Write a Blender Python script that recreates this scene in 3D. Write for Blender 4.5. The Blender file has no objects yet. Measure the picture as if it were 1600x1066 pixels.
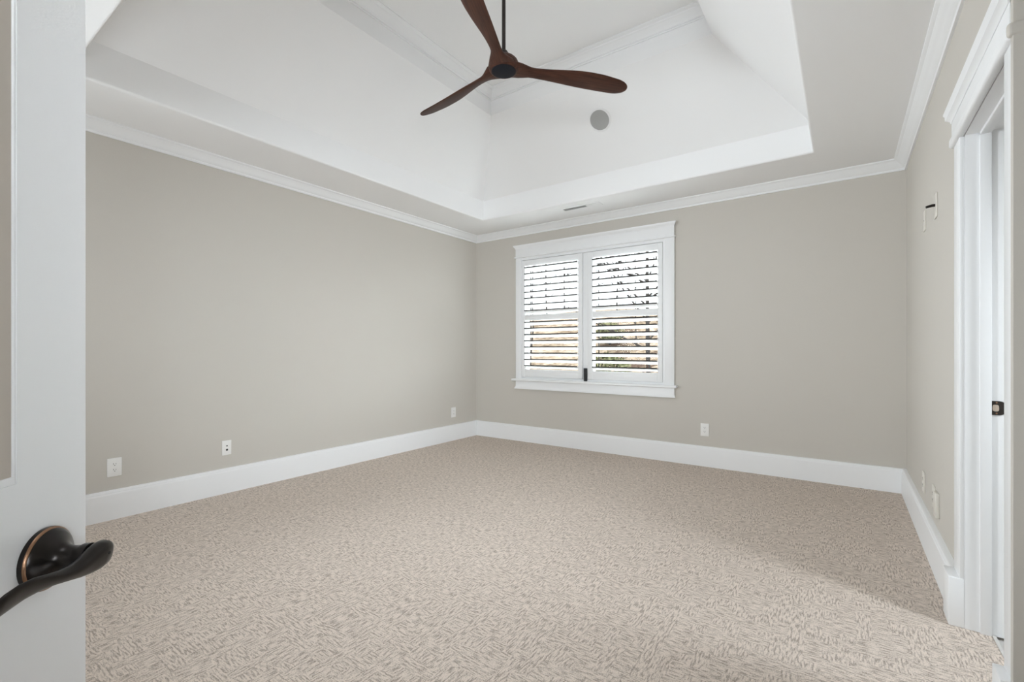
import bpy, bmesh, math, random
from mathutils import Vector, Matrix
PI = math.pi
S = bpy.context.scene
COL = S.collection

# ------------------------------------------------------------------ camera
cam_d = bpy.data.cameras.new('camera')
cam_d.sensor_width = 36.0
cam_d.lens = 36.0 * 729.0 / 1600.0
cam_d.shift_y = 13.5 / 1600.0
cam_d.clip_start = 0.02
cam = bpy.data.objects.new('camera', cam_d)
COL.objects.link(cam)
cam.location = (0, 0, 1.16)
cam.rotation_euler = (PI / 2, 0, math.radians(35.448))
S.camera = cam

# ------------------------------------------------------------------ world, lamps, exposure
W = bpy.data.worlds.new('overcast_sky')
S.world = W
W.use_nodes = True
bg = W.node_tree.nodes['Background']
bg.inputs[0].default_value = (0.91, 0.965, 1.0, 1)
bg.inputs[1].default_value = 18.0
S.view_settings.view_transform = 'Standard'
S.view_settings.look = 'None'
S.view_settings.gamma = 1.0
S.view_settings.use_curve_mapping = False
S.view_settings.exposure = 0.13
try:
    S.cycles.use_denoising = True
    S.cycles.max_bounces = 12
    S.cycles.diffuse_bounces = 8
except Exception:
    pass


def area(name, loc, target, sx, sy, power, col=(1, 1, 1), spread=180):
    l = bpy.data.lights.new(name, 'AREA')
    l.shape = 'RECTANGLE'
    l.size, l.size_y, l.energy, l.color = sx, sy, power, col
    l.spread = math.radians(spread)
    o = bpy.data.objects.new(name, l)
    COL.objects.link(o)
    o.location = loc
    o.rotation_euler = (Vector(target) - Vector(loc)).to_track_quat('-Z', 'Y').to_euler()
    return o


# added fill lamps, the adjoining room's daylight, and the photographer's flash behind the camera
DAY = (0.865, 0.94, 1.0)
area('front_fill', (-2.4, -0.42, 1.45), (-2.4, 3.2, 3.4), 2.6, 1.7, 32, DAY)  # added fill from the front; that wall has no window
area('left_fill', (-4.0, 0.25, 1.6), (0.4, 4.0, 1.5), 0.9, 1.4, 37, DAY, 72)  # added fill for the right side; the left wall has no opening
area('overhead_fill', (-1.6, 0.1, 2.6), (-1.6, 1.2, 0), 2.5, 0.4, 16, DAY)  # added overhead fill, no fitting hangs there
area('bounced_flash', (0.25, -0.3, 2.0), (-2.3, 3.0, 2.0), 0.8, 0.5, 7.5, DAY, 70)
area('entry_fill', (1.1, -0.35, 1.5), (-4.0, 3.4, 0.9), 0.8, 0.8, 18, DAY, 55)  # added side fill aimed at the left wall
area('entry_low_fill', (0.8, 0.6, 0.35), (0.6, 1.0, 3.0), 1.0, 0.9, 4.5, DAY)  # added low fill shining up, no lamp stands there
area('adjoining_room_daylight', (1.75, 2.15, 1.75), (0.2, 2.15, 0.2), 0.5, 0.5, 16, DAY, 120)
# daylight falling through the shuttered window is guided to its opening
pl = area('window_portal', (-2.43, 5.06, 1.55), (-2.43, 0, 1.55), 1.85, 1.55, 1)
pl.data.cycles.is_portal = True

# ------------------------------------------------------------------ materials


def nodes_of(name):
    m = bpy.data.materials.new(name)
    m.use_nodes = True
    nt = m.node_tree
    return m, nt, nt.nodes['Principled BSDF']


def N(nt, typ, **kw):
    n = nt.nodes.new(typ)
    for k, v in kw.items():
        setattr(n, k, v)
    return n


def paint(name, col, rough=0.6, bump=0.0, scale=60.0, spec=0.4, var=0.015, metal=0.0):
    m, nt, b = nodes_of(name)
    L = nt.links.new
    tc = N(nt, 'ShaderNodeTexCoord')
    nz = N(nt, 'ShaderNodeTexNoise')
    nz.inputs['Scale'].default_value = scale
    nz.inputs['Detail'].default_value = 4
    L(tc.outputs['Object'], nz.inputs['Vector'])
    mx = N(nt, 'ShaderNodeMix', data_type='RGBA')
    mx.inputs[6].default_value = (*[c * (1 - var) for c in col], 1)
    mx.inputs[7].default_value = (*[min(1, c * (1 + var)) for c in col], 1)
    L(nz.outputs['Fac'], mx.inputs[0])
    L(mx.outputs[2], b.inputs['Base Color'])
    b.inputs['Roughness'].default_value = rough
    b.inputs['Specular IOR Level'].default_value = spec
    b.inputs['Metallic'].default_value = metal
    if bump:
        bp = N(nt, 'ShaderNodeBump')
        bp.inputs['Strength'].default_value = bump
        bp.inputs['Distance'].default_value = 0.002
        L(nz.outputs['Fac'], bp.inputs['Height'])
        L(bp.outputs['Normal'], b.inputs['Normal'])
    return m


M_WALL = paint('taupe_wall_paint', (0.565, 0.535, 0.487), 0.75, 0.15, 180, 0.25)
M_WHITE = paint('white_trim_paint', (0.83, 0.835, 0.84), 0.38, 0.0, 30, 0.4, 0.004)
M_CEIL = paint('flat_white_ceiling_paint', (0.86, 0.86, 0.86), 0.9, 0.06, 160, 0.1, 0.006)
M_SHUT = paint('white_shutter_paint', (0.84, 0.845, 0.85), 0.4, 0.0, 30, 0.4, 0.004)
M_PLATE = paint('white_plastic', (0.82, 0.81, 0.79), 0.35, 0.0, 30, 0.4, 0.004)
M_PLATE_TAN = paint('wall_coloured_plastic', (0.66, 0.63, 0.57), 0.4, 0.0, 30, 0.4, 0.004)
M_DARK = paint('dark_slot', (0.02, 0.02, 0.022), 0.6)
M_EDGE = paint('louver_edge_shade_and_rod', (0.02, 0.018, 0.017), 0.7)  # shade line painted on backlit louver noses; also colours the tilt rod
M_BRONZE = paint('oil_rubbed_bronze', (0.026, 0.022, 0.020), 0.28, 0.0, 90, 0.6, 0.25, 0.75)
M_COPPER = paint('worn_copper_edge', (0.30, 0.17, 0.10), 0.35, 0.0, 90, 0.6, 0.2, 0.8)
M_STRIKE = paint('dark_bronze_plate', (0.05, 0.042, 0.037), 0.4, 0.0, 90, 0.5, 0.2, 0.5)
M_LATCHHOLE = paint('bare_wood_pocket', (0.50, 0.41, 0.33), 0.8)
M_PANEL = paint('taupe_door_panel', (0.49, 0.44, 0.385), 0.55, 0.0, 60, 0.3)
M_GRILL = paint('grey_speaker_mesh', (0.40, 0.40, 0.39), 0.7, 0.4, 900, 0.3, 0.05)
M_VENT = paint('white_metal', (0.84, 0.84, 0.84), 0.4, 0.0, 30, 0.4, 0.004)
M_VENTD = paint('grey_duct', (0.25, 0.25, 0.25), 0.6)
M_ROD = paint('dark_bronze_rod', (0.035, 0.028, 0.025), 0.4, 0.0, 60, 0.5, 0.1, 0.4)
M_CAP = paint('matte_black_cap', (0.010, 0.011, 0.015), 0.6, 0.0, 60, 0.15)
M_TILE = paint('pale_tile', (0.62, 0.6, 0.57), 0.4)
M_SKY_SCREEN = paint('pale_sky_screen', (0.18, 0.18, 0.184), 0.95, 0.0, 0.3, 0.0, 0.12)  # added screen outside, toned to read as white sky
M_BARK = paint('grey_bark', (0.016, 0.014, 0.013), 0.9, 0.5, 20, 0.0, 0.4)
M_LOG = paint('reddish_rotten_wood', (0.024, 0.015, 0.012), 0.9, 0.5, 20, 0.0, 0.4)
M_LEAF = paint('olive_leaves', (0.042, 0.041, 0.023), 0.8, 0.0, 8, 0.0, 0.3)


def litter():
    m, nt, b = nodes_of('leaf_litter')
    L = nt.links.new
    tc = N(nt, 'ShaderNodeTexCoord')
    v = N(nt, 'ShaderNodeTexVoronoi')
    v.inputs['Scale'].default_value = 7
    L(tc.outputs['Object'], v.inputs['Vector'])
    nz = N(nt, 'ShaderNodeTexNoise')
    nz.inputs['Scale'].default_value = 0.5
    nz.inputs['Detail'].default_value = 6
    L(tc.outputs['Object'], nz.inputs['Vector'])
    cr = N(nt, 'ShaderNodeValToRGB')
    e = cr.color_ramp
    e.elements[0].position, e.elements[0].color = 0.3, (0.020, 0.0135, 0.0105, 1)
    e.elements[1].position, e.elements[1].color = 0.75, (0.096, 0.073, 0.060, 1)
    k = e.elements.new(0.5)
    k.color = (0.056, 0.043, 0.031, 1)
    mm = N(nt, 'ShaderNodeMath', operation='MULTIPLY_ADD')
    L(v.outputs['Color'], mm.inputs[0])
    mm.inputs[1].default_value = 0.45
    L(nz.outputs['Fac'], mm.inputs[2])
    sb = N(nt, 'ShaderNodeMath', operation='SUBTRACT')
    L(mm.outputs[0], sb.inputs[0])
    sb.inputs[1].default_value = 0.2
    L(sb.outputs[0], cr.inputs[0])
    L(cr.outputs[0], b.inputs['Base Color'])
    b.inputs['Roughness'].default_value = 0.95
    b.inputs['Specular IOR Level'].default_value = 0.0
    return m


M_LITTER = litter()


def carpet():
    m, nt, b = nodes_of('textured_loop_carpet')
    L = nt.links.new

    def mth(op, a, c=None, d=None):
        n = N(nt, 'ShaderNodeMath', operation=op)
        for i, x in enumerate((a, c, d)):
            if x is None:
                continue
            if isinstance(x, (int, float)):
                n.inputs[i].default_value = x
            else:
                L(x, n.inputs[i])
        return n.outputs[0]
    tc = N(nt, 'ShaderNodeTexCoord')

    def noise(src, scale, detail=2.0, rough=0.5):
        n = N(nt, 'ShaderNodeTexNoise')
        n.inputs['Scale'].default_value = scale
        n.inputs['Detail'].default_value = detail
        n.inputs['Roughness'].default_value = rough
        L(src, n.inputs['Vector'])
        return n

    def stretched(v):
        mp = N(nt, 'ShaderNodeMapping')
        mp.inputs['Scale'].default_value = v
        L(tc.outputs['Object'], mp.inputs['Vector'])
        return mp.outputs[0]
    warp = noise(tc.outputs['Object'], 30)
    vs = N(nt, 'ShaderNodeVectorMath', operation='MULTIPLY_ADD')
    L(warp.outputs['Color'], vs.inputs[0])
    vs.inputs[1].default_value = (0.034, 0.034, 0)
    L(tc.outputs['Object'], vs.inputs[2])
    sep = N(nt, 'ShaderNodeSeparateXYZ')
    L(vs.outputs[0], sep.inputs[0])
    X, Y = sep.outputs[0], sep.outputs[1]
    blk = 0.056
    cmb = N(nt, 'ShaderNodeCombineXYZ')
    L(mth('FLOOR', mth('DIVIDE', X, blk)), cmb.inputs[0])
    L(mth('FLOOR', mth('DIVIDE', Y, blk)), cmb.inputs[1])
    wn = N(nt, 'ShaderNodeTexWhiteNoise', noise_dimensions='2D')
    L(cmb.outputs[0], wn.inputs['Vector'])
    sel = mth('GREATER_THAN', wn.outputs['Value'], 0.5)
    # rows of loops: dashes a few centimetres long, about a centimetre apart, running one way or the other
    da = noise(stretched((145, 26, 1)), 1.0, 1.0).outputs['Fac']
    db = noise(stretched((26, 145, 1)), 1.0, 1.0).outputs['Fac']
    mx = N(nt, 'ShaderNodeMix', data_type='FLOAT')
    L(sel, mx.inputs[0])
    L(da, mx.inputs[2])
    L(db, mx.inputs[3])
    dash = N(nt, 'ShaderNodeMapRange')
    L(mx.outputs[0], dash.inputs[0])
    dash.inputs[1].default_value, dash.inputs[2].default_value = 0.36, 0.58
    dash.inputs[3].default_value, dash.inputs[4].default_value = 0.0, 1.0
    loops = noise(tc.outputs['Object'], 210, 3.0, 0.7)
    lp = N(nt, 'ShaderNodeMapRange')
    L(loops.outputs['Fac'], lp.inputs[0])
    lp.inputs[1].default_value, lp.inputs[2].default_value = 0.32, 0.62
    hgt = mth('ADD', mth('MULTIPLY', dash.outputs[0], 0.45), mth('MULTIPLY', lp.outputs[0], 0.55))
    cr = N(nt, 'ShaderNodeValToRGB')
    e = cr.color_ramp
    e.elements[0].position, e.elements[0].color = 0.12, (0.262, 0.217, 0.181, 1)
    e.elements[1].position, e.elements[1].color = 0.80, (0.74, 0.645, 0.565, 1)
    L(hgt, cr.inputs[0])  # yarn tone follows height: tonal flecks, with groove shade put into the colour
    L(cr.outputs[0], b.inputs['Base Color'])
    b.inputs['Roughness'].default_value = 1.0
    b.inputs['Specular IOR Level'].default_value = 0.05
    bp = N(nt, 'ShaderNodeBump')
    bp.inputs['Strength'].default_value = 0.5
    bp.inputs['Distance'].default_value = 0.003
    L(hgt, bp.inputs['Height'])
    L(bp.outputs['Normal'], b.inputs['Normal'])
    return m


M_CARPET = carpet()


def wood():
    m, nt, b = nodes_of('walnut_wood')
    L = nt.links.new
    tc = N(nt, 'ShaderNodeTexCoord')
    mp = N(nt, 'ShaderNodeMapping')
    mp.inputs['Scale'].default_value = (2.2, 34, 34)
    L(tc.outputs['Object'], mp.inputs['Vector'])
    nz = N(nt, 'ShaderNodeTexNoise')
    nz.inputs['Scale'].default_value = 2.4
    nz.inputs['Detail'].default_value = 7
    nz.inputs['Distortion'].default_value = 0.6
    L(mp.outputs[0], nz.inputs['Vector'])
    cr = N(nt, 'ShaderNodeValToRGB')
    e = cr.color_ramp
    e.elements[0].position, e.elements[0].color = 0.3, (0.034, 0.0125, 0.0075, 1)
    e.elements[1].position, e.elements[1].color = 0.72, (0.085, 0.034, 0.021, 1)
    L(nz.outputs['Fac'], cr.inputs[0])
    L(cr.outputs[0], b.inputs['Base Color'])
    b.inputs['Roughness'].default_value = 0.45
    b.inputs['Specular IOR Level'].default_value = 0.2
    return m


M_WOOD = wood()


def glass():
    m = bpy.data.materials.new('clear_window_glass')
    m.use_nodes = True
    nt = m.node_tree
    nt.nodes.clear()
    out = N(nt, 'ShaderNodeOutputMaterial')
    t = N(nt, 'ShaderNodeBsdfTransparent')
    g = N(nt, 'ShaderNodeBsdfGlossy')
    g.inputs['Roughness'].default_value = 0.02
    t.inputs[0].default_value = (0.96, 0.98, 0.97, 1)
    fr = N(nt, 'ShaderNodeFresnel')
    fr.inputs[0].default_value = 1.06
    mx = N(nt, 'ShaderNodeMixShader')
    nt.links.new(fr.outputs[0], mx.inputs[0])
    nt.links.new(t.outputs[0], mx.inputs[1])
    nt.links.new(g.outputs[0], mx.inputs[2])
    nt.links.new(mx.outputs[0], out.inputs[0])
    return m


M_GLASS = glass()

# ------------------------------------------------------------------ mesh helpers


def box(bm, x0, x1, y0, y1, z0, z1, bev=0.0, seg=2, mat=0):
    r = bmesh.ops.create_cube(bm, size=1.0)
    vs = r['verts']
    for v in vs:
        v.co = Vector(((x0 + x1) / 2 + v.co.x * (x1 - x0), (y0 + y1) / 2 + v.co.y * (y1 - y0), (z0 + z1) / 2 + v.co.z * (z1 - z0)))
    fs = {f for v in vs for f in v.link_faces}
    for f in fs:
        f.material_index = mat
    if bev:
        es = list({e for v in vs for e in v.link_edges})
        bmesh.ops.bevel(bm, geom=es, offset=bev, segments=seg, affect='EDGES', profile=0.5)
    return vs


def prism(bm, poly, z0, z1, axis='z'):
    """Closed outline extruded along an axis. poly holds pairs of the other two coordinates in order."""
    def P(a, b, c):
        return {'z': (a, b, c), 'y': (a, c, b), 'x': (c, a, b)}[axis]
    lo = [bm.verts.new(P(a, b, z0)) for a, b in poly]
    hi = [bm.verts.new(P(a, b, z1)) for a, b in poly]
    n = len(poly)
    bm.faces.new(lo)
    bm.faces.new(hi)
    for i in range(n):
        bm.faces.new((lo[i], lo[(i + 1) % n], hi[(i + 1) % n], hi[i]))


def loft(bm, rings, cap=True):
    vv = [[bm.verts.new(p) for p in r] for r in rings]
    n = len(vv[0])
    for a, b in zip(vv, vv[1:]):
        for i in range(n):
            bm.faces.new((a[i], a[(i + 1) % n], b[(i + 1) % n], b[i]))
    if cap:
        bm.faces.new(vv[0])
        bm.faces.new(vv[-1])
    return vv


def lathe(bm, prof, n=48, frame=None):
    """prof: (radius, height) pairs; turned about z, or about the z of frame."""
    rings = []
    for r, z in prof:
        ring = []
        for i in range(n):
            a = 2 * PI * i / n
            p = Vector((max(r, 1e-4) * math.cos(a), max(r, 1e-4) * math.sin(a), z))
            ring.append(frame @ p if frame else p)
        rings.append(ring)
    loft(bm, rings)


def tube(bm, pts, radii, n=8):
    rings = []
    pts = [Vector(p) for p in pts]
    for i, p in enumerate(pts):
        d = (pts[min(i + 1, len(pts) - 1)] - pts[max(i - 1, 0)]).normalized()
        u = d.orthogonal().normalized()
        if abs(d.z) < 0.95:
            u = d.cross(Vector((0, 0, 1))).normalized()
        else:
            u = d.cross(Vector((0, 1, 0))).normalized()
        w = d.cross(u)
        r = radii[i] if isinstance(radii, (list, tuple)) else radii
        rings.append([p + u * r * math.cos(2 * PI * k / n) + w * r * math.sin(2 * PI * k / n) for k in range(n)])
    loft(bm, rings)


def run(bm, a, b, nrm, prof, ma=0, mb=0):
    """A moulding: profile of (outward, height) pairs carried from a to b on a wall; ma, mb mitre its ends."""
    a, b, nrm = Vector((*a, 0)), Vector((*b, 0)), Vector((*nrm, 0))
    d = (b - a).normalized()
    r0 = [a + nrm * p + d * p * ma + Vector((0, 0, z)) for p, z in prof]
    r1 = [b + nrm * p - d * p * mb + Vector((0, 0, z)) for p, z in prof]
    loft(bm, [r0, r1])


def obj(name, bm, mats, parent=None, smooth=None):
    bmesh.ops.recalc_face_normals(bm, faces=bm.faces[:])
    me = bpy.data.meshes.new(name)
    bm.to_mesh(me)
    bm.free()
    for m in (mats if isinstance(mats, (list, tuple)) else [mats]):
        me.materials.append(m)
    if smooth is not None:
        for p in me.polygons:
            p.use_smooth = True
        me.set_sharp_from_angle(angle=math.radians(smooth))
    o = bpy.data.objects.new(name, me)
    COL.objects.link(o)
    if parent:
        o.parent = parent
    return o


def empty(name, loc=(0, 0, 0), rz=0.0):
    o = bpy.data.objects.new(name, None)
    COL.objects.link(o)
    o.location = loc
    o.rotation_euler = (0, 0, rz)
    return o


def tag(o, label, cat, group=None, kind=None):
    o['label'] = label
    o['category'] = cat
    if group:
        o['group'] = group
    if kind:
        o['kind'] = kind
    return o


def struct(o, label, cat):
    return tag(o, label, cat, kind='structure')


B = bmesh.new

# ------------------------------------------------------------------ room dimensions
XL, XR, YB, YF = -4.085, 0.408, 4.90, -0.50      # walls
XE = 1.62                                        # entry side wall
YR = 1.92                                        # near end of the right wall
ZC = 2.69                                        # soffit
WX0, WX1, WZ0, WZ1 = -3.36, -1.49, 0.77, 2.34    # window hole
DY0, DY1, DZ = 2.013, 2.67, 2.05                 # side doorway
XJ = 0.535                                       # far face of the right wall

# floor
bm = B()
box(bm, XL - 0.1, 0.50, YF - 0.1, YB + 0.1, -0.08, 0.0)
box(bm, 0.50, XE + 0.1, YF - 0.1, 1.96, -0.08, 0.0)
struct(obj('floor', bm, M_CARPET), 'beige textured loop carpet covering the whole bedroom floor', 'floor')
bm = B()
box(bm, 0.50, 2.2, 1.96, YB + 0.1, -0.08, -0.012)
struct(obj('floor_side_room', bm, M_TILE), 'pale hard floor just past the carpet edge in the side doorway', 'floor')

# walls
bm = B()
box(bm, XL - 0.12, XL, YF - 0.12, YB + 0.16, -0.05, ZC + 0.05)
struct(obj('wall_left', bm, M_WALL), 'long taupe wall with three low outlets and no opening', 'wall')
bm = B()
for x0, x1, z0, z1 in ((XL, WX0, -0.05, ZC + 0.05), (WX1, 2.2, -0.05, ZC + 0.05), (WX0, WX1, -0.05, WZ0), (WX0, WX1, WZ1, ZC + 0.05)):
    box(bm, x0, x1, YB, YB + 0.16, z0, z1)
struct(obj('wall_back', bm, M_WALL), 'taupe wall around the shuttered window', 'wall')
bm = B()
box(bm, XR, XJ, DY1 + 0.018, YB, -0.05, ZC + 0.05)
box(bm, XR, XJ, YR, DY0 - 0.018, -0.05, ZC + 0.05)
box(bm, XR, XJ, DY0 - 0.018, DY1 + 0.018, DZ + 0.018, ZC + 0.05)
struct(obj('wall_right', bm, M_WALL), 'short taupe wall with the white trimmed side doorway', 'wall')
bm = B()
box(bm, XJ, 2.2, YR, YR + 0.09, -0.05, ZC + 0.05)
box(bm, 0.389, XE + 0.12, YR - 0.020, YR + 0.0005, -0.05, ZC + 0.05, 0.002)
box(bm, 0.378, 0.42, YR - 0.024, YR - 0.002, DZ, DZ + 0.040, 0.009, 3)
struct(obj('wall_return', bm, M_WALL), 'taupe wall end at the right edge of the picture past the doorway casing', 'wall')
bm = B()
box(bm, XE, XE + 0.12, YF - 0.12, YR, -0.05, ZC + 0.05)
struct(obj('wall_entry', bm, M_WALL), 'taupe wall beside the entry, out of the picture', 'wall')
bm = B()
box(bm, XL, XE, YF - 0.12, YF, -0.05, ZC + 0.05)
struct(obj('wall_front', bm, M_WALL), 'taupe wall behind the entry door, out of the picture', 'wall')
bm = B()
box(bm, 2.1, 2.2, YR + 0.09, YB, -0.05, ZC + 0.05)
struct(obj('wall_side_room', bm, M_WHITE), 'pale wall of the room beyond the side doorway', 'wall')

# ceiling: soffit, riser band, four slopes, upper band, flat top
TX0, TX1, TY0, TY1, ZB = -3.48, -0.20, 0.68, 4.305, 2.915
UX0, UX1, UY0, UY1, ZU, ZT = -2.91, -0.807, 1.26, 3.72, 3.526, 3.76


def rect(x0, x1, y0, y1, z):
    return [Vector((x0, y0, z)), Vector((x1, y0, z)), Vector((x1, y1, z)), Vector((x0, y1, z))]


bm = B()
rings = [rect(XL - 0.1, 2.2, YF - 0.1, YB + 0.14, ZC + 0.02), rect(XL - 0.1, 2.2, YF - 0.1, YB + 0.14, ZC),
         rect(TX0, TX1, TY0, TY1, ZC), rect(TX0, TX1, TY0, TY1, ZB), rect(UX0, UX1, UY0, UY1, ZU), rect(UX0, UX1, UY0, UY1, ZT)]
vv = loft(bm, rings, cap=False)
bm.faces.new(vv[-1])
bm.edges.ensure_lookup_table()
ring_ids = {id(v): k for k, r in enumerate(vv) for v in r}
es = []
for e in bm.edges:
    k = sorted((ring_ids[id(e.verts[0])], ring_ids[id(e.verts[1])]))
    if k in ([2, 2], [2, 3]):
        es.append(e)
bmesh.ops.bevel(bm, geom=es, offset=0.014, segments=4, affect='EDGES', profile=0.5)
me_o = obj('ceiling', bm, M_CEIL)
struct(me_o, 'white vaulted tray ceiling with sloped sides above a flat border', 'ceiling')

# crown mouldings round the room
CZ = 2.607
crown = [(0, CZ), (0.012, CZ), (0.016, CZ + 0.010), (0.014, CZ + 0.016), (0.024, CZ + 0.022), (0.036, CZ + 0.034), (0.050, CZ + 0.051),
         (0.062, CZ + 0.060), (0.066, CZ + 0.066), (0.074, CZ + 0.069), (0.082, CZ + 0.075), (0.082, ZC), (0, ZC)]
for nm, a, b, nr, ma, mb, lb in (
        ('trim_1', (XL, YF), (XL, YB), (1, 0), 1, 1, 'white crown moulding along the top of the long left wall'),
        ('trim_2', (XL, YB), (XR, YB), (0, -1), 1, 1, 'white crown moulding above the shuttered window'),
        ('trim_3', (XR, YB), (XR, YR - 0.02), (-1, 0), 1, -1, 'white crown moulding above the side doorway'),
        ('trim_4', (XR, YR - 0.02), (XE, YR - 0.02), (0, -1), -1, 1, 'white crown moulding on the wall end at the right edge, out of the picture'),
        ('trim_5', (XE, YR - 0.02), (XE, YF), (-1, 0), 1, 1, 'white crown moulding on the entry wall, out of the picture'),
        ('trim_6', (XE, YF), (XL, YF), (0, 1), 1, 1, 'white crown moulding on the front wall, out of the picture')):
    bm = B()
    run(bm, a, b, nr, crown, ma, mb)
    struct(obj(nm, bm, M_WHITE, smooth=25), lb, 'crown moulding')
# crown mouldings of the raised flat
C2 = ZT - 0.088
crown2 = [(0, C2), (0.010, C2), (0.013, C2 + 0.007), (0.011, C2 + 0.014), (0.020, C2 + 0.018), (0.024, C2 + 0.026), (0.036, C2 + 0.040), (0.052, C2 + 0.055),
          (0.064, C2 + 0.062), (0.068, C2 + 0.070), (0.078, C2 + 0.074), (0.088, C2 + 0.080), (0.088, ZT), (0, ZT)]
for nm, a, b, nr, lb in (
        ('trim_7', (UX0, UY0), (UX0, UY1), (1, 0), 'white crown moulding at the top of the ceiling recess, over its left slope'),
        ('trim_8', (UX0, UY1), (UX1, UY1), (0, -1), 'white crown moulding at the top of the ceiling recess, over the slope with the speaker'),
        ('trim_9', (UX1, UY1), (UX1, UY0), (-1, 0), 'white crown moulding at the top of the ceiling recess, over its right slope'),
        ('trim_10', (UX1, UY0), (UX0, UY0), (0, 1), 'white crown moulding at the top of the ceiling recess, nearest the entry')):
    bm = B()
    run(bm, a, b, nr, crown2, 1, 1)
    struct(obj(nm, bm, M_WHITE, smooth=25), lb, 'crown moulding')

# baseboards
BH = 0.200
base = [(0, 0.0), (0.024, 0.0), (0.024, BH - 0.032), (0.0235, BH - 0.024), (0.021, BH - 0.020), (0.0215, BH - 0.012), (0.018, BH - 0.003), (0.012, BH), (0, BH)]
for nm, a, b, nr, ma, mb, lb in (
        ('baseboard_left', (XL, YF), (XL, YB), (1, 0), 1, 1, 'tall white baseboard along the long left wall'),
        ('baseboard_back', (XL, YB), (XR, YB), (0, -1), 1, 1, 'tall white baseboard under the shuttered window'),
        ('baseboard_right', (XR, YB), (XR, 2.795), (-1, 0), 1, 0, 'white baseboard running up to the doorway casing'),
        ('baseboard_entry', (XE, YR - 0.02), (XE, YF), (-1, 0), 1, 1, 'white baseboard on the entry wall, out of the picture'),
        ('baseboard_front', (XE, YF), (XL, YF), (0, 1), 1, 1, 'white baseboard on the front wall, out of the picture')):
    bm = B()
    if nm == 'baseboard_right':
        run(bm, a, b, nr, [(p * 1.35, z) for p, z in base], 1, 0)
    else:
        run(bm, a, b, nr, base, ma, mb)
    struct(obj(nm, bm, M_WHITE, smooth=35), lb, 'baseboard')

# ------------------------------------------------------------------ window
win = struct(empty('window_1', ((WX0 + WX1) / 2, YB, WZ0)), 'white cased double window on the back wall behind two shutters', 'window')
INV = Matrix.Translation(-win.location)


def wpart(name, bm, mat=M_WHITE, parent=win, smooth=35):
    if parent is win:
        bmesh.ops.transform(bm, matrix=INV, verts=bm.verts[:])
    return obj(name, bm, mat, parent, smooth)


def raised(poly):
    return [(YB - d, z) for d, z in poly]


CX0, CX1 = -3.415, -1.424
for x0, x1 in ((CX0, -3.332), (-1.52, CX1)):
    bm = B()
    box(bm, x0, x1, YB - 0.022, YB + 0.0, 0.775, 2.33, 0.002)
    wpart('side_casing', bm)
bm = B()
box(bm, CX0, CX1, YB - 0.027, YB, 2.332, 2.44, 0.002)
wpart('header_board', bm)
bm = B()
box(bm, CX0 - 0.014, CX1 + 0.014, YB - 0.040, YB, 2.320, 2.336, 0.006, 3)
wpart('header_bead', bm)
bm = B()
prof = [(0, 2.436), (0.030, 2.436), (0.032, 2.446), (0.040, 2.456), (0.048, 2.466), (0.050, 2.480), (0, 2.480)]
r0 = [Vector((CX0 + 0.027 - p if p else CX0 - 0.005, YB - p, z)) for p, z in prof]
r1 = [Vector((CX1 - 0.027 + p if p else CX1 + 0.005, YB - p, z)) for p, z in prof]
loft(bm, [r0, r1])
wpart('header_cap', bm)
bm = B()
box(bm, CX0 - 0.045, CX1 + 0.030, YB - 0.058, YB + 0.05, 0.765, 0.792, 0.006, 3)
wpart('sill', bm)
bm = B()
prof = [(0, 0.664), (0.036, 0.664), (0.036, 0.672), (0.030, 0.682), (0.024, 0.694), (0.022, 0.708), (0.022, 0.768), (0, 0.768)]
loft(bm, [[Vector((CX0 - (p - 0.022 if p > 0.022 else 0), YB - p, z)) for p, z in prof],
          [Vector((CX1 + (p - 0.022 if p > 0.022 else 0), YB - p, z)) for p, z in prof]])
wpart('apron', bm)
# shutter frame fixed into the opening
bm = B()
box(bm, -3.36, -3.328, YB - 0.012, YB + 0.14, 0.79, 2.33)
box(bm, -1.542, -1.49, YB - 0.016, YB + 0.14, 0.79, 2.33)
box(bm, -3.36, -1.49, YB - 0.014, YB + 0.14, 2.288, 2.335)
box(bm, -3.36, -1.49, YB + 0.002, YB + 0.14, 0.77, 0.812)
box(bm, -2.474, -2.408, YB + 0.006, YB + 0.14, 0.79, 2.33)
box(bm, -3.36, -3.312, YB + 0.014, YB + 0.030, 0.79, 2.33)
box(bm, -1.560, -1.49, YB + 0.014, YB + 0.030, 0.79, 2.33)
box(bm, -2.490, -2.392, YB + 0.014, YB + 0.030, 0.79, 2.33)
box(bm, -3.36, -1.49, YB + 0.014, YB + 0.030, 2.262, 2.33)
box(bm, -3.36, -1.49, YB + 0.014, YB + 0.030, 0.775, 0.842)
wpart('shutter_frame', bm)
# sashes and glass
for x0, x1 in ((-3.328, -2.474), (-2.408, -1.542)):
    bm = B()
    yy = YB + 0.095
    for z0, z1 in ((0.812, 1.565), (1.545, 2.288)):
        box(bm, x0, x0 + 0.032, yy, yy + 0.03, z0, z1)
        box(bm, x1 - 0.032, x1, yy, yy + 0.03, z0, z1)
        box(bm, x0 + 0.032, x1 - 0.032, yy, yy + 0.03, z0, z0 + 0.035)
        box(bm, x0 + 0.032, x1 - 0.032, yy, yy + 0.03, z1 - 0.032, z1)
    sash = wpart('sash', bm)
    bm = B()
    box(bm, x0 + 0.03, x1 - 0.03, yy + 0.012, yy + 0.016, 0.84, 2.26)
    bmesh.ops.transform(bm, matrix=INV, verts=bm.verts[:])
    obj('pane', bm, M_GLASS, sash)

# ------------------------------------------------------------------ shutters
LW, LT, TILT = 0.089, 0.0125, math.radians(24)


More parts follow.
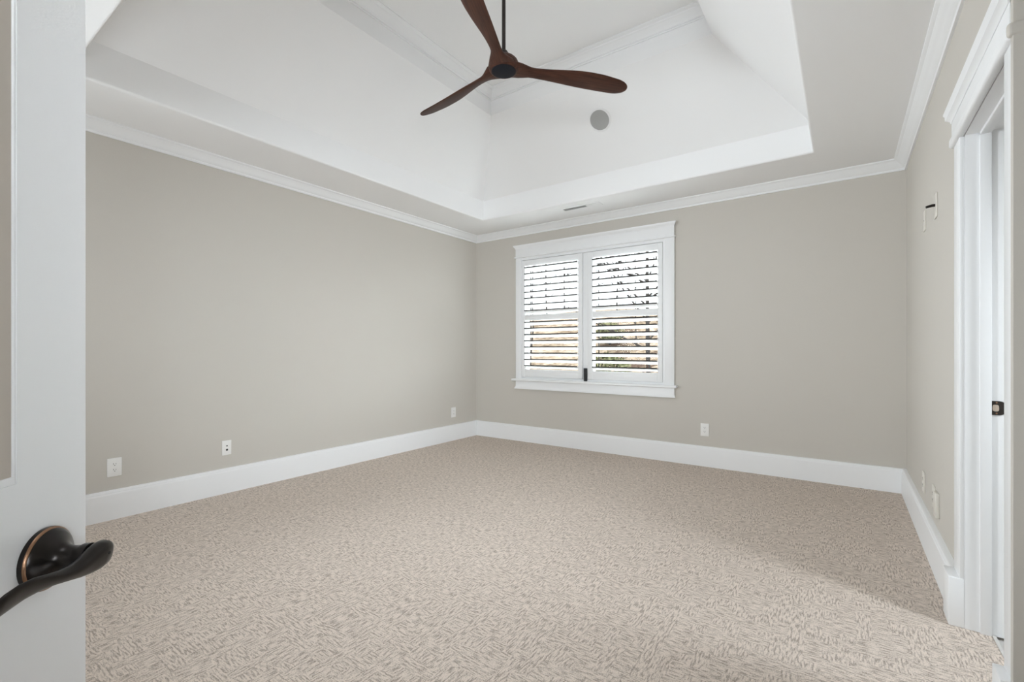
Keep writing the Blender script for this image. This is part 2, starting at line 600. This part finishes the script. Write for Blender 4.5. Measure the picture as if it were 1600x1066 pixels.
def louver_bm(x0, x1):
    bm = B()
    hw, ht = LW / 2, LT / 2
    prof = [(-hw, -ht * 0.95), (-hw, ht * 0.95)]
    for k in range(1, 15):
        t = k / 14
        prof.append((-hw + LW * t, ht * (0.95 + 0.05 * math.sin(PI * min(1, t * 1.6))) * math.sqrt(max(0.0, 1 - t ** 6)) + 0.0004))
    for k in range(13, 0, -1):
        t = k / 14
        prof.append((-hw + LW * t, -ht * (0.95 + 0.05 * math.sin(PI * min(1, t * 1.6))) * math.sqrt(max(0.0, 1 - t ** 6)) - 0.0004))
    # inner edge (towards -y) stands high, outer edge low
    ring = [(u * math.cos(TILT) + w * math.sin(TILT), -u * math.sin(TILT) + w * math.cos(TILT)) for u, w in prof]
    loft(bm, [[Vector((x0, y, z)) for y, z in ring], [Vector((x1, y, z)) for y, z in ring]])
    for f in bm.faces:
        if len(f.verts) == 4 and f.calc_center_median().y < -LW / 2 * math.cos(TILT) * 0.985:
            f.material_index = 1  # room-side nose takes the painted-in shade line
    return bm


def shutter(x0, x1, ox0, ox1, label):
    yb, yf = YB + 0.012, YB - 0.018
    t = tag(empty('plantation_shutter', ((x0 + x1) / 2, YB, 0.82)), label, 'shutter', 'plantation shutters')
    T = Matrix.Translation((-(x0 + x1) / 2, -YB, -0.82))

    def part(name, bm, mat=M_SHUT, smooth=35, parent=t):
        bmesh.ops.transform(bm, matrix=T, verts=bm.verts[:])
        return obj(name, bm, mat, parent, smooth)
    for a, b in ((x0, ox0), (ox1, x1)):
        bm = B()
        box(bm, a, b, yf, yb, 0.82, 2.282, 0.002)
        part('stile', bm)
    for nm, z0, z1 in (('top_rail', 2.212, 2.282), ('bottom_rail', 0.82, 0.914), ('divider_rail', 1.527, 1.597)):
        bm = B()
        box(bm, ox0, ox1, yf + 0.001, yb - 0.001, z0, z1, 0.002)
        part(nm, bm)
    bm = B()
    box(bm, ox0 + 0.045, ox0 + 0.056, YB + 0.040, YB + 0.046, 0.93, 1.51)
    box(bm, ox0 + 0.045, ox0 + 0.056, YB + 0.040, YB + 0.046, 1.61, 2.20)
    part('tilt_rod', bm, M_EDGE, None)
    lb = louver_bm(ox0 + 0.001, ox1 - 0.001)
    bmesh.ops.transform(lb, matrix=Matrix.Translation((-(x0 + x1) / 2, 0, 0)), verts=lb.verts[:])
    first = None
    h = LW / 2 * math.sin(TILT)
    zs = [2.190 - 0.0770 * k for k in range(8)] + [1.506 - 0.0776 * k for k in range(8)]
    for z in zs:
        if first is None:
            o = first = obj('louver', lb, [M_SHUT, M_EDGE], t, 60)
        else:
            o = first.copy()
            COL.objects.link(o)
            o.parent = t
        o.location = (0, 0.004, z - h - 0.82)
    return t


shutter(-3.324, -2.478, -3.277, -2.530, 'white louvered shutter panel on the left half of the window')
shutter(-2.404, -1.546, -2.344, -1.596, 'white louvered shutter panel on the right half of the window')
bm = B()  # black strip standing in for the dark gap between the panels
box(bm, -2.462, -2.420, YB - 0.012, YB + 0.006, 0.793, 0.945, 0.006, 3)
box(bm, -2.450, -2.432, YB - 0.018, YB - 0.012, 0.83, 0.90, 0.003)
tag(obj('shutter_gap_strip', bm, M_DARK, smooth=40), 'small black upright strip standing in for the dark gap between the two shutters just above the window sill', 'bolt')  # a black strip for the dark gap, filed under bolt

# ------------------------------------------------------------------ side doorway on the right wall (door frame without its door in sight)
dr = struct(empty('door_1', (XR, (DY0 + DY1) / 2, 0)), 'white cased side doorway with an open entry on the right wall', 'doorway')
DINV = Matrix.Translation(-dr.location)


def dpart(name, bm, mat=M_WHITE, smooth=35, parent=dr):
    if parent is dr:
        bmesh.ops.transform(bm, matrix=DINV, verts=bm.verts[:])
    return obj(name, bm, mat, parent, smooth)


XCF = 0.393
for y0, y1 in ((DY1, DY1 + 0.125), (YR + 0.001, DY0)):
    bm = B()
    box(bm, XCF, XR, y0 + (0.004 if y0 == DY1 else 0), y1 - (0 if y0 == DY1 else 0.004), 0.2, DZ, 0.002)
    dpart('side_casing', bm)
    bm = B()
    if y0 == DY1:
        box(bm, 0.358, XR, y0, y1 + 0.004, 0.0, BH + 0.004, 0.003)
    else:
        box(bm, 0.368, XR, y0, y1, 0.0, BH + 0.004, 0.003)
    dpart('plinth_block', bm)
YA, YZ = YR + 0.001, DY1 + 0.140
bm = B()
box(bm, 0.386, XR, YA, YZ - 0.006, DZ + 0.035, DZ + 0.115, 0.002)
dpart('header_board', bm)
bm = B()
box(bm, 0.378, XR, YA - 0.004, YZ + 0.006, DZ - 0.002, DZ + 0.040, 0.010, 3)
dpart('header_bead', bm)
bm = B()
z0 = DZ + 0.108
prof = [(0, z0), (0.024, z0), (0.026, z0 + 0.010), (0.034, z0 + 0.018), (0.040, z0 + 0.022), (0.042, z0 + 0.042), (0.046, z0 + 0.048), (0.046, z0 + 0.056), (0, z0 + 0.056)]
loft(bm, [[Vector((XR - p, YA, z)) for p, z in prof], [Vector((XR - p, YZ + max(0, p - 0.024), z)) for p, z in prof]])
dpart('header_cap', bm)
for y0, y1, s in ((DY1, DY1 + 0.018, -1), (DY0 - 0.018, DY0, 1)):
    bm = B()
    box(bm, XR, XJ, y0, y1, 0.0, DZ + 0.018)
    ys = (y0 - 0.012, y0 + 0.002) if s < 0 else (y1 - 0.002, y1 + 0.012)
    box(bm, 0.452, 0.486, ys[0], ys[1], 0.0, DZ, 0.0015)
    jb = dpart('jamb', bm)
bm = B()
box(bm, XR, XJ, DY0, DY1, DZ, DZ + 0.018)
box(bm, 0.452, 0.486, DY0, DY1, DZ - 0.012, DZ + 0.002, 0.0015)
dpart('head_jamb', bm)
bm = B()
box(bm, XJ, XJ + 0.016, DY1, DY1 + 0.09, 0.0, DZ + 0.1, 0.002)
box(bm, XJ, XJ + 0.016, DY0 - 0.09, DY0, 0.0, DZ + 0.1, 0.002)
dpart('far_casing', bm)
# strike plate
zs = 0.924
bm = B()
out = []
for i in range(9):
    a = -PI / 2 + PI * i / 8
    out.append((0.508 + 0.021 * math.cos(a), zs + 0.0285 * math.copysign(abs(math.sin(a)) ** 0.6, math.sin(a))))
out += [(0.488, zs + 0.0285), (0.486, zs + 0.0265), (0.486, zs - 0.0265), (0.488, zs - 0.0285)]
prism(bm, out, DY1 - 0.003, DY1 + 0.001, 'y')
sp = dpart('strike_plate', bm, M_STRIKE, 30)
sp['label'] = 'dark bronze latch plate on the white jamb'
bm = B()
pk = [(0.4985 + 0.0095 * math.copysign(abs(math.cos(a)) ** 0.6, math.cos(a)), zs + 0.0135 * math.copysign(abs(math.sin(a)) ** 0.6, math.sin(a))) for a in [2 * PI * k / 20 for k in range(20)]]
prism(bm, pk, DY1 - 0.0042, DY1 - 0.0025, 'y')
bmesh.ops.transform(bm, matrix=DINV, verts=bm.verts[:])
obj('latch_pocket', bm, M_LATCHHOLE, sp)
for dz in (0.0215, -0.0215):
    bm = B()
    lathe(bm, [(0.003, 0), (0.003, 0.0008), (0.001, 0.0014)], 12, Matrix.Translation((0.501, DY1 - 0.003, zs + dz)) @ Matrix.Rotation(PI / 2, 4, 'X'))
    bmesh.ops.transform(bm, matrix=DINV, verts=bm.verts[:])
    obj('screw', bm, M_COPPER, sp)
bm = B()
box(bm, 0.488, 0.50, DY0 + 0.002, DY1 - 0.002, -0.012, 0.004, 0.002)
struct(obj('trim_11', bm, M_TILE), 'narrow pale strip at the carpet edge in the side doorway', 'threshold')

# ------------------------------------------------------------------ open entry door on the left
DDIR = Vector((-0.694, 0.720, 0)).normalized()       # hinge to free edge
ED = Vector((-0.768, 0.165, 0))
rot = math.atan2(-DDIR.y, -DDIR.x)                   # local +x runs from the free edge to the hinge
door = struct(empty('door_2', (ED.x, ED.y, 0), rot), 'open white panelled entry door with a bronze lever at the left edge', 'door')
# local axes: x from free edge to hinge, +y towards the room on the lever side
DW, DT = 0.762, 0.035
bm = B()
PX0, PX1 = 0.0945, DW - 0.0945
rails = [(0.015, 0.26), (0.80, 1.02), (1.93, 2.035)]
box(bm, 0, PX0, -DT, 0, 0.015, 2.035)
box(bm, PX1, DW, -DT, 0, 0.015, 2.035)
for a, b in rails:
    box(bm, PX0, PX1, -DT, 0, a, b)
obj('leaf_frame', bm, M_WHITE, door)
for z0, z1 in ((0.26, 0.80), (1.02, 1.93)):
    bm = B()
    box(bm, PX0 - 0.004, PX1 + 0.004, -DT + 0.003, -0.003, z0 - 0.004, z1 + 0.004)
    p = obj('panel', bm, M_PANEL, door)
    p['label'] = 'taupe recessed panel'
    bm = B()
    for x0, x1, a, b in ((PX0, PX0 + 0.003, z0, z1), (PX1 - 0.003, PX1, z0, z1), (PX0, PX1, z0, z0 + 0.008), (PX0, PX1, z1 - 0.008, z1)):
        box(bm, x0, x1, -0.0035, -0.0008, a, b, 0.0008)
    obj('panel_moulding', bm, M_WHITE, p)
# lever set
HU, HZ = 0.062, 0.928
hd = empty('door_handle', (HU, 0, HZ))
hd.parent = door
hd['label'] = 'oil rubbed bronze lever handle'
F = Matrix.Rotation(-PI / 2, 4, 'X')                 # lathe z -> +y
bm = B()
lathe(bm, [(0.001, 0), (0.0335, 0), (0.0340, 0.002), (0.0338, 0.0050)], 56, F)
rs = obj('rose', bm, M_BRONZE, hd, 40)
bm = B()
lathe(bm, [(0.0338, 0.0046), (0.0334, 0.0062), (0.032, 0.0074), (0.020, 0.0074)], 56, F)
obj('copper_rim', bm, M_COPPER, rs, 40)
bm = B()
lathe(bm, [(0.0322, 0.006), (0.0312, 0.0085), (0.027, 0.012), (0.021, 0.0150), (0.0165, 0.0185), (0.0135, 0.023), (0.0120, 0.029), (0.0120, 0.036), (0.0138, 0.0395), (0.0138, 0.046), (0.002, 0.048)], 56, F)
obj('neck', bm, M_BRONZE, rs, 40)
bm = B()
rings = []
# (along, outward centre, height offset, half outward, half height, twist)
secs = [(-0.0165, 0.0535, 0.001, 0.0015, 0.004, 0.15), (-0.0145, 0.0535, 0.001, 0.0075, 0.0100, 0.15), (-0.009, 0.0535, 0.000, 0.0100, 0.0140, 0.17), (0.000, 0.0530, -0.001, 0.0105, 0.0150, 0.20),
        (0.011, 0.0525, -0.002, 0.0098, 0.0136, 0.32), (0.024, 0.0525, -0.003, 0.0082, 0.0108, 0.55), (0.038, 0.0525, -0.002, 0.0068, 0.0084, 0.80), (0.052, 0.0510, 0.000, 0.0056, 0.0082, 0.85),
        (0.066, 0.0490, 0.002, 0.0046, 0.0100, 0.75), (0.080, 0.0470, 0.003, 0.0040, 0.0124, 0.62), (0.094, 0.0455, 0.002, 0.0037, 0.0136, 0.52), (0.106, 0.0445, 0.000, 0.0036, 0.0128, 0.48),
        (0.114, 0.0440, -0.001, 0.0033, 0.0092, 0.45), (0.1185, 0.0440, -0.001, 0.0012, 0.003, 0.45)]
for u, n_, z_, an, az, tw in secs:
    ring = []
    for k in range(24):
        a = 2 * PI * k / 24
        c, s = math.cos(a), math.sin(a)
        y, z = an * math.copysign(abs(c) ** 0.7, c), az * math.copysign(abs(s) ** 0.8, s)
        ring.append(Vector((u, n_ + y * math.cos(tw) + z * math.sin(tw), z_ - y * math.sin(tw) + z * math.cos(tw))))
    rings.append(ring)
loft(bm, rings)
lv = obj('lever', bm, M_BRONZE, hd, 50)
bm = B()
lathe(bm, [(0.0018, 0.060), (0.0018, 0.0643), (0.0005, 0.0644)], 12, Matrix.Translation((-0.003, 0, 0.001)) @ F)
obj('release_hole', bm, M_DARK, lv)
# latch bolt plate on the door edge
bm = B()
box(bm, -0.0015, 0.001, -0.030, -0.005, HZ - 0.029, HZ + 0.029, 0.001)
obj('latch_plate', bm, M_BRONZE, door)
for z in (0.25, 1.05, 1.82):
    bm = B()
    tube(bm, [(DW + 0.006, 0.004, z - 0.045), (DW + 0.006, 0.004, z + 0.045)], 0.006, 12)
    box(bm, DW - 0.001, DW + 0.003, -DT + 0.004, 0.002, z - 0.044, z + 0.044)
    obj('hinge', bm, M_BRONZE, door)

# ------------------------------------------------------------------ outlets and wall plates


def plate_frame(wall, a, z):
    """World matrix for a plate: local x along the wall, y up, z out of the wall."""
    if wall == 'left':
        return Matrix(((0, 0, 1, XL), (1, 0, 0, a), (0, 1, 0, z), (0, 0, 0, 1)))
    if wall == 'back':
        return Matrix(((1, 0, 0, a), (0, 0, -1, YB), (0, 1, 0, z), (0, 0, 0, 1)))
    return Matrix(((0, 0, -1, XR), (-1, 0, 0, a), (0, 1, 0, z), (0, 0, 0, 1)))


def plate(name, wall, a, z, label, cat, w=0.080, h=0.126, t=0.007, mat=M_PLATE, group=None):
    o = bpy.data.objects.new(name, None)
    COL.objects.link(o)
    o.matrix_world = plate_frame(wall, a, z)
    tag(o, label, cat, group)
    bm = B()
    box(bm, -w / 2, w / 2, -h / 2, h / 2, 0, t, 0.0025, 3)
    obj('cover_plate', bm, mat, o, 40)
    return o


def duplex(wall, a, z, label, t=0.007, mat=M_PLATE, group='duplex wall outlets'):
    o = plate('wall_outlet', wall, a, z, label, 'outlet', t=t, mat=mat, group=group)
    for s in (1, -1):
        bm = B()
        pts = []
        for k in range(24):
            an = 2 * PI * k / 24
            pts.append((0.0172 * math.cos(an), max(-0.0135, min(0.0135, 0.0172 * math.sin(an))) + s * 0.0195))
        prism(bm, pts, t - 0.001, t + 0.0022, 'z')
        rc = obj('receptacle', bm, mat, o)
        bm = B()
        box(bm, -0.0075, -0.0052, s * 0.0195 - 0.0005, s * 0.0195 + 0.0085, t + 0.0015, t + 0.0027)
        box(bm, 0.0052, 0.0075, s * 0.0195 + 0.0005, s * 0.0195 + 0.0075, t + 0.0015, t + 0.0027)
        lathe(bm, [(0.0027, t + 0.0015), (0.0027, t + 0.0027)], 10, Matrix.Translation((0, s * 0.0195 - 0.0065, 0)))
        obj('slots', bm, M_DARK, rc)
    bm = B()
    lathe(bm, [(0.003, t - 0.0005), (0.003, t + 0.0006), (0.0015, t + 0.0011)], 12)
    obj('screw', bm, mat, o)
    return o


duplex('left', 1.027, 0.353, 'white wall outlet nearest the open entry door, low on the long wall')
duplex('left', 4.440, 0.356, 'white wall outlet low on the long wall close to the room corner')
duplex('back', -1.130, 0.362, 'white wall outlet low on the window wall, right of the window')
duplex('right', 3.86, 0.335, 'pale wall outlet low on the doorway wall, nearer the room corner', mat=M_PLATE_TAN)
duplex('right', 3.46, 0.345, 'pale wall outlet partly hidden behind a thicker plate by the doorway', mat=M_PLATE_TAN)

o = plate('cable_plate', 'left', 1.741, 0.364, 'white wall plate with two black jacks on the long wall', 'wall plate', 0.070, 0.117)
for dz, r in ((0.016, 0.0055), (-0.016, 0.0085)):
    bm = B()
    lathe(bm, [(r + 0.003, 0.006), (r + 0.003, 0.0085), (r, 0.0095)], 20, Matrix.Translation((0, dz, 0)))
    jk = obj('jack', bm, M_PLATE, o, 40)
    bm = B()
    lathe(bm, [(r, 0.0085), (r, 0.0102)], 20, Matrix.Translation((0, dz, 0)))
    obj('jack_hole', bm, M_DARK, jk)
for dz in (0.045, -0.045):
    bm = B()
    lathe(bm, [(0.003, 0.0065), (0.003, 0.0076), (0.0015, 0.0081)], 12, Matrix.Translation((0, dz, 0)))
    obj('screw', bm, M_PLATE, o)

o = plate('media_plate', 'right', 3.335, 0.335, 'thick pale wall plate low on the doorway wall, closest to the doorway', 'wall plate', 0.082, 0.130, 0.016, M_PLATE_TAN)
bm = B()
box(bm, -0.018, 0.018, -0.034, 0.034, 0.015, 0.0175, 0.001)
obj('insert', bm, M_PLATE_TAN, o)
o = plate('blank_plate', 'right', 3.83, 1.955, 'pale wall plate with a tiny hole, high on the doorway wall, lower of two', 'wall plate', 0.078, 0.124, 0.006, M_PLATE_TAN)
bm = B()
lathe(bm, [(0.004, 0.0055), (0.004, 0.0068)], 12, Matrix.Translation((0, 0.002, 0)))
obj('hole', bm, M_DARK, o)
o = plate('television_plate', 'right', 3.395, 1.940, 'pale wall plate with a dark cable stub, high on the doorway wall', 'wall plate', 0.082, 0.132, 0.006, M_PLATE_TAN)
bm = B()
tube(bm, [(0, 0.004, 0.004), (0.000, 0.004, 0.020), (0.001, 0.001, 0.034), (0.002, -0.002, 0.044)], [0.0075, 0.0075, 0.007, 0.0065], 14)
c = obj('cable_stub', bm, M_BRONZE, o, 50)
c['label'] = 'dark brown cable stub'

# ------------------------------------------------------------------ round speaker on the back slope
ny = Vector((0, -(ZU - ZB), -(TY1 - UY1))).normalized()
sy = 3.963
sc = Vector((-1.832, sy, ZB + (TY1 - sy) * (ZU - ZB) / (TY1 - UY1)))
xq = Vector((1, 0, 0))
yq = ny.cross(xq)
SF = Matrix(((xq.x, yq.x, ny.x, sc.x), (xq.y, yq.y, ny.y, sc.y), (xq.z, yq.z, ny.z, sc.z), (0, 0, 0, 1)))
o = bpy.data.objects.new('ceiling_speaker', None)
COL.objects.link(o)
o.matrix_world = SF
tag(o, 'round grey ceiling speaker with a white ring on the sloped ceiling', 'speaker')
bm = B()
lathe(bm, [(0.108, -0.002), (0.108, 0.003), (0.104, 0.006), (0.092, 0.006), (0.089, 0.002), (0.089, -0.002)], 64)
obj('ring', bm, M_VENT, o, 40)
bm = B()
lathe(bm, [(0.0895, 0.0005), (0.0895, 0.0025), (0.05, 0.0042), (0.001, 0.0048)], 64)
obj('grille', bm, M_GRILL, o, 40)

# ------------------------------------------------------------------ air register in the soffit
vx0, vx1, vy0, vy1 = -2.53, -2.065, 4.425, 4.555
o = tag(empty('air_register', ((vx0 + vx1) / 2, (vy0 + vy1) / 2, ZC)), 'white air register in the flat ceiling border above the window', 'vent')
hx, hy = (vx1 - vx0) / 2, (vy1 - vy0) / 2
ix, iy = hx - 0.032, hy - 0.032
bm = B()
for x0, x1, y0, y1 in ((-hx, hx, -hy, -iy), (-hx, hx, iy, hy), (-hx, -ix, -iy, iy), (ix, hx, -iy, iy)):
    box(bm, x0, x1, y0, y1, -0.006, 0.0, 0.0015)
obj('frame', bm, M_VENT, o)
bm = B()
box(bm, -ix, ix, -iy, iy, -0.0012, -0.0004)
obj('duct', bm, M_VENTD, o)
n = 22
for k in range(n):
    x = -ix + (k + 0.5) * 2 * ix / n
    s = 1 if k < n * 0.64 else -1
    bm = B()
    box(bm, -0.0075, 0.0075, -iy, iy, -0.0008, 0.0008)
    bmesh.ops.transform(bm, matrix=Matrix.Translation((x, 0, -0.0065)) @ Matrix.Rotation(s * math.radians(28), 4, 'Y'), verts=bm.verts[:])
    obj('vane', bm, M_VENT, o)

# ------------------------------------------------------------------ ceiling fan
FX, FY, FZ = -1.84, 2.49, 3.004
fan = tag(empty('ceiling_fan', (FX, FY, FZ)), 'dark walnut three blade propeller ceiling fan hanging from the recessed ceiling', 'ceiling fan')


def sm(t):
    t = max(0.0, min(1.0, t))
    return t * t * (3 - 2 * t)


def blade_bm():
    bm = B()
    rings = []
    R0, R1 = 0.045, 0.915
    n = 46
    for i in range(n + 1):
        t = 1 - (1 - i / n) ** 1.9
        r = R0 + (R1 - R0) * t
        c = 0.076 + 0.095 * (1 - sm((r - 0.045) / 0.155)) + 0.066 * sm((r - 0.16) / 0.45) - 0.022 * sm((r - 0.66) / 0.25)
        if r > 0.80:
            q = (r - 0.80) / (R1 - 0.80)
            c *= math.sqrt(max(0.0, 1 - q ** 2.3)) + 0.004
        th = 0.040 - 0.022 * sm((r - 0.06) / 0.25) - 0.006 * sm((r - 0.3) / 0.5)
        th = min(th, c * 0.42)
        pitch = math.radians(16) * sm((r - 0.06) / 0.12) 
        off = -0.020 * sm((r - 0.2) / 0.4) + 0.012 * sm((r - 0.65) / 0.27)
        zc = 0.026 + 0.004 * sm((r - 0.1) / 0.3)
        ring = []
        for k in range(20):
            a = 2 * PI * k / 20
            u = c / 2 * math.cos(a)
            w = th / 2 * math.copysign(abs(math.sin(a)) ** 0.8, math.sin(a))
            # ccw edge (+y) stands low
            y = u * math.cos(pitch) + w * math.sin(pitch) + off
            z = -u * math.sin(pitch) + w * math.cos(pitch) + zc
            ring.append(Vector((r, y, z)))
        rings.append(ring)
    loft(bm, rings)
    return bm


b0 = obj('blade', blade_bm(), M_WOOD, fan, 60)
for i, a in enumerate((52.3, 172.3, 292.3)):
    o = b0 if i == 0 else b0.copy()
    if i:
        COL.objects.link(o)
        o.parent = fan
    o.rotation_euler = (0, 0, math.radians(a))
bm = B()
lathe(bm, [(0.001, 0.004), (0.086, 0.003), (0.094, 0.008), (0.101, 0.018), (0.103, 0.030), (0.100, 0.050), (0.092, 0.068), (0.078, 0.082), (0.055, 0.093), (0.030, 0.099), (0.001, 0.100)], 64)
obj('hub', bm, M_WOOD, fan, 50)
bm = B()
lathe(bm, [(0.001, -0.001), (0.074, -0.001), (0.080, 0.001), (0.082, 0.006), (0.001, 0.007)], 64)
obj('hub_cap', bm, M_CAP, fan, 40)
bm = B()
lathe(bm, [(0.030, 0.095), (0.030, 0.125), (0.024, 0.135), (0.0125, 0.140)], 32)
obj('rod_collar', bm, M_ROD, fan, 40)
bm = B()
lathe(bm, [(0.0125, 0.13), (0.0125, ZT - FZ - 0.02)], 24)
obj('downrod', bm, M_ROD, fan, 40)
bm = B()
lathe(bm, [(0.018, ZT - FZ - 0.075), (0.040, ZT - FZ - 0.065), (0.068, ZT - FZ - 0.03), (0.075, ZT - FZ), (0.001, ZT - FZ)], 48)
obj('canopy', bm, M_ROD, fan, 40)

# ------------------------------------------------------------------ outside, seen between the louvers
rnd = random.Random(7)


def hill(x, y):
    return -0.9 + 5.2 * sm((y - 7) / 30) + 0.25 * math.sin(x * 0.35 + 1.0) * sm((y - 8) / 6) - 0.6 * sm((-x - 14) / 22)


bm = B()
gx, gy = 44, 36
gv = [[bm.verts.new((-70 + 90 * i / gx, 5.3 + 50 * (j / gy) ** 1.4, hill(-70 + 90 * i / gx, 5.3 + 50 * (j / gy) ** 1.4))) for i in range(gx + 1)] for j in range(gy + 1)]
for j in range(gy):
    for i in range(gx):
        bm.faces.new((gv[j][i], gv[j][i + 1], gv[j + 1][i + 1], gv[j + 1][i]))
struct(obj('ground', bm, M_LITTER, smooth=60), 'sloping ground of fallen leaves outside the window', 'ground')


bm = B()  # added slope that hides the overbright low sky from view
hv = [[bm.verts.new((-130 + 160 * i / 40, 60 + 40 * j / 10, 3.2 + 27 * sm(j / 10) + 1.2 * math.sin(i * 0.9) * (j / 10))) for i in range(41)] for j in range(11)]
for j in range(10):
    for i in range(40):
        bm.faces.new((hv[j][i], hv[j][i + 1], hv[j + 1][i + 1], hv[j + 1][i]))
struct(obj('sky_screen', bm, M_SKY_SCREEN, smooth=60), 'added pale slope screening the bright low sky beyond the bare trees', 'backdrop')


def tree(x, y, h, r, label):
    z = hill(x, y)
    t = tag(empty('bare_tree', (x, y, z - 0.1)), label, 'tree', 'bare trees outside the window')
    bm = B()
    lean = rnd.uniform(-0.04, 0.04)
    P = [Vector((lean * h * k / 6 + rnd.uniform(-.05, .05), rnd.uniform(-.05, .05), h * k / 6)) for k in range(7)]
    tube(bm, P, [r * (1 - 0.8 * k / 6) for k in range(7)], 8)
    obj('trunk', bm, M_BARK, t, 60)
    bm = B()
    for k in range(26):
        f = rnd.uniform(0.12, 0.95)
        i = min(5, int(f * 6))
        p = P[i].lerp(P[i + 1], f * 6 - i)
        a = rnd.uniform(0, 2 * PI)
        ln = h * 0.28 * (1.15 - f) + 0.5
        d = Vector((math.cos(a), math.sin(a), rnd.uniform(0.3, 0.9)))
        q = [p, p + d * ln * 0.5 + Vector((0, 0, -0.05)), p + d * ln]
        tube(bm, q, [r * 0.4, r * 0.28, r * 0.12], 5)
        for s in range(4):
            g = p + d * ln * rnd.uniform(0.3, 0.95)
            d2 = (d + Vector((rnd.uniform(-1, 1), rnd.uniform(-1, 1), rnd.uniform(-.2, .8)))).normalized()
            tube(bm, [g, g + d2 * ln * 0.35], [r * 0.2, r * 0.08], 4)
    obj('branches', bm, M_BARK, t, 60)


def at(px, Y):
    # direction from the room through a point along the window, out to depth Y
    return px * Y


for (k, Y, h, r, lb) in ((-0.345, 16, 9, 0.085, 'thickest bare tree, seen near the right end of the right shutter'),
                         (-0.475, 24, 10, 0.06, 'bare tree seen near the left end of the right shutter'),
                         (-0.42, 30, 9, 0.06, 'slim far bare tree seen through the middle of the right shutter'),
                         (-0.375, 21, 8, 0.035, 'slim bare tree seen just left of the thickest one in the right shutter'),
                         (-0.555, 33, 9, 0.06, 'bare tree seen near the right end of the left shutter'),
                         (-0.605, 27, 10, 0.06, 'bare tree seen through the middle of the left shutter'),
                         (-0.65, 19, 8, 0.04, 'slim bare tree seen near the left end of the left shutter')):
    tree(k * Y, Y, h, r, lb)


def bush(x, y, s, label):
    z = hill(x, y)
    t = tag(empty('evergreen_bush', (x, y, z)), label, 'bush', 'bushes outside the window')
    bm = B()
    for k in range(7):
        a = rnd.uniform(0, 2 * PI)
        tube(bm, [(0, 0, -0.05), (0.3 * s * math.cos(a), 0.3 * s * math.sin(a), 0.8 * s)], [0.02 * s, 0.008 * s], 5)
    obj('stems', bm, M_BARK, t)
    bm = B()
    for k in range(700):
        d = Vector((rnd.gauss(0, 1), rnd.gauss(0, 1), rnd.gauss(0, 1))).normalized() * rnd.uniform(0.55, 1.0)
        c = Vector((d.x * s * 0.75, d.y * s * 0.75, s * 0.62 + d.z * s * 0.55))
        u = Vector((rnd.gauss(0, 1), rnd.gauss(0, 1), rnd.gauss(0, 1))).normalized()
        w = u.orthogonal().normalized()
        l = 0.09 * s
        v = [bm.verts.new(c + p) for p in (u * l, w * l * 0.4, -u * l, -w * l * 0.4)]
        bm.faces.new(v)
    lf = obj('leaves', bm, M_LEAF, t)
    lf['kind'] = 'stuff'


bush(-6.6, 15.0, 1.1, 'olive green bush on the slope, largest of those outside the window')
bush(-4.75, 11.0, 0.55, 'low olive bush near the fallen log outside the window')
bush(-9.4, 21.5, 1.0, 'far olive bush higher on the slope outside the window')
bm = B()
lg = [(-5.3, 10.0), (-4.7, 10.2), (-4.1, 10.5), (-3.5, 10.9)]
tube(bm, [(x, y, hill(x, y) + 0.10 + 0.32 * k) for k, (x, y) in enumerate(lg)], [0.10, 0.09, 0.08, 0.05], 10)
for k in range(10):
    f = rnd.uniform(0.2, 2.9)
    i = int(f)
    x, y = lg[i][0] + (lg[i + 1][0] - lg[i][0]) * (f - i), lg[i][1] + (lg[i + 1][1] - lg[i][1]) * (f - i)
    z = hill(x, y) + 0.10 + 0.32 * f
    tube(bm, [(x, y, z), (x + rnd.uniform(-.5, .5), y + rnd.uniform(-.3, .3), z + rnd.uniform(.1, .6))], [0.03, 0.01], 5)
tag(obj('fallen_log', bm, M_LOG, smooth=60), 'reddish fallen log leaning on the leafy slope outside the window', 'log')
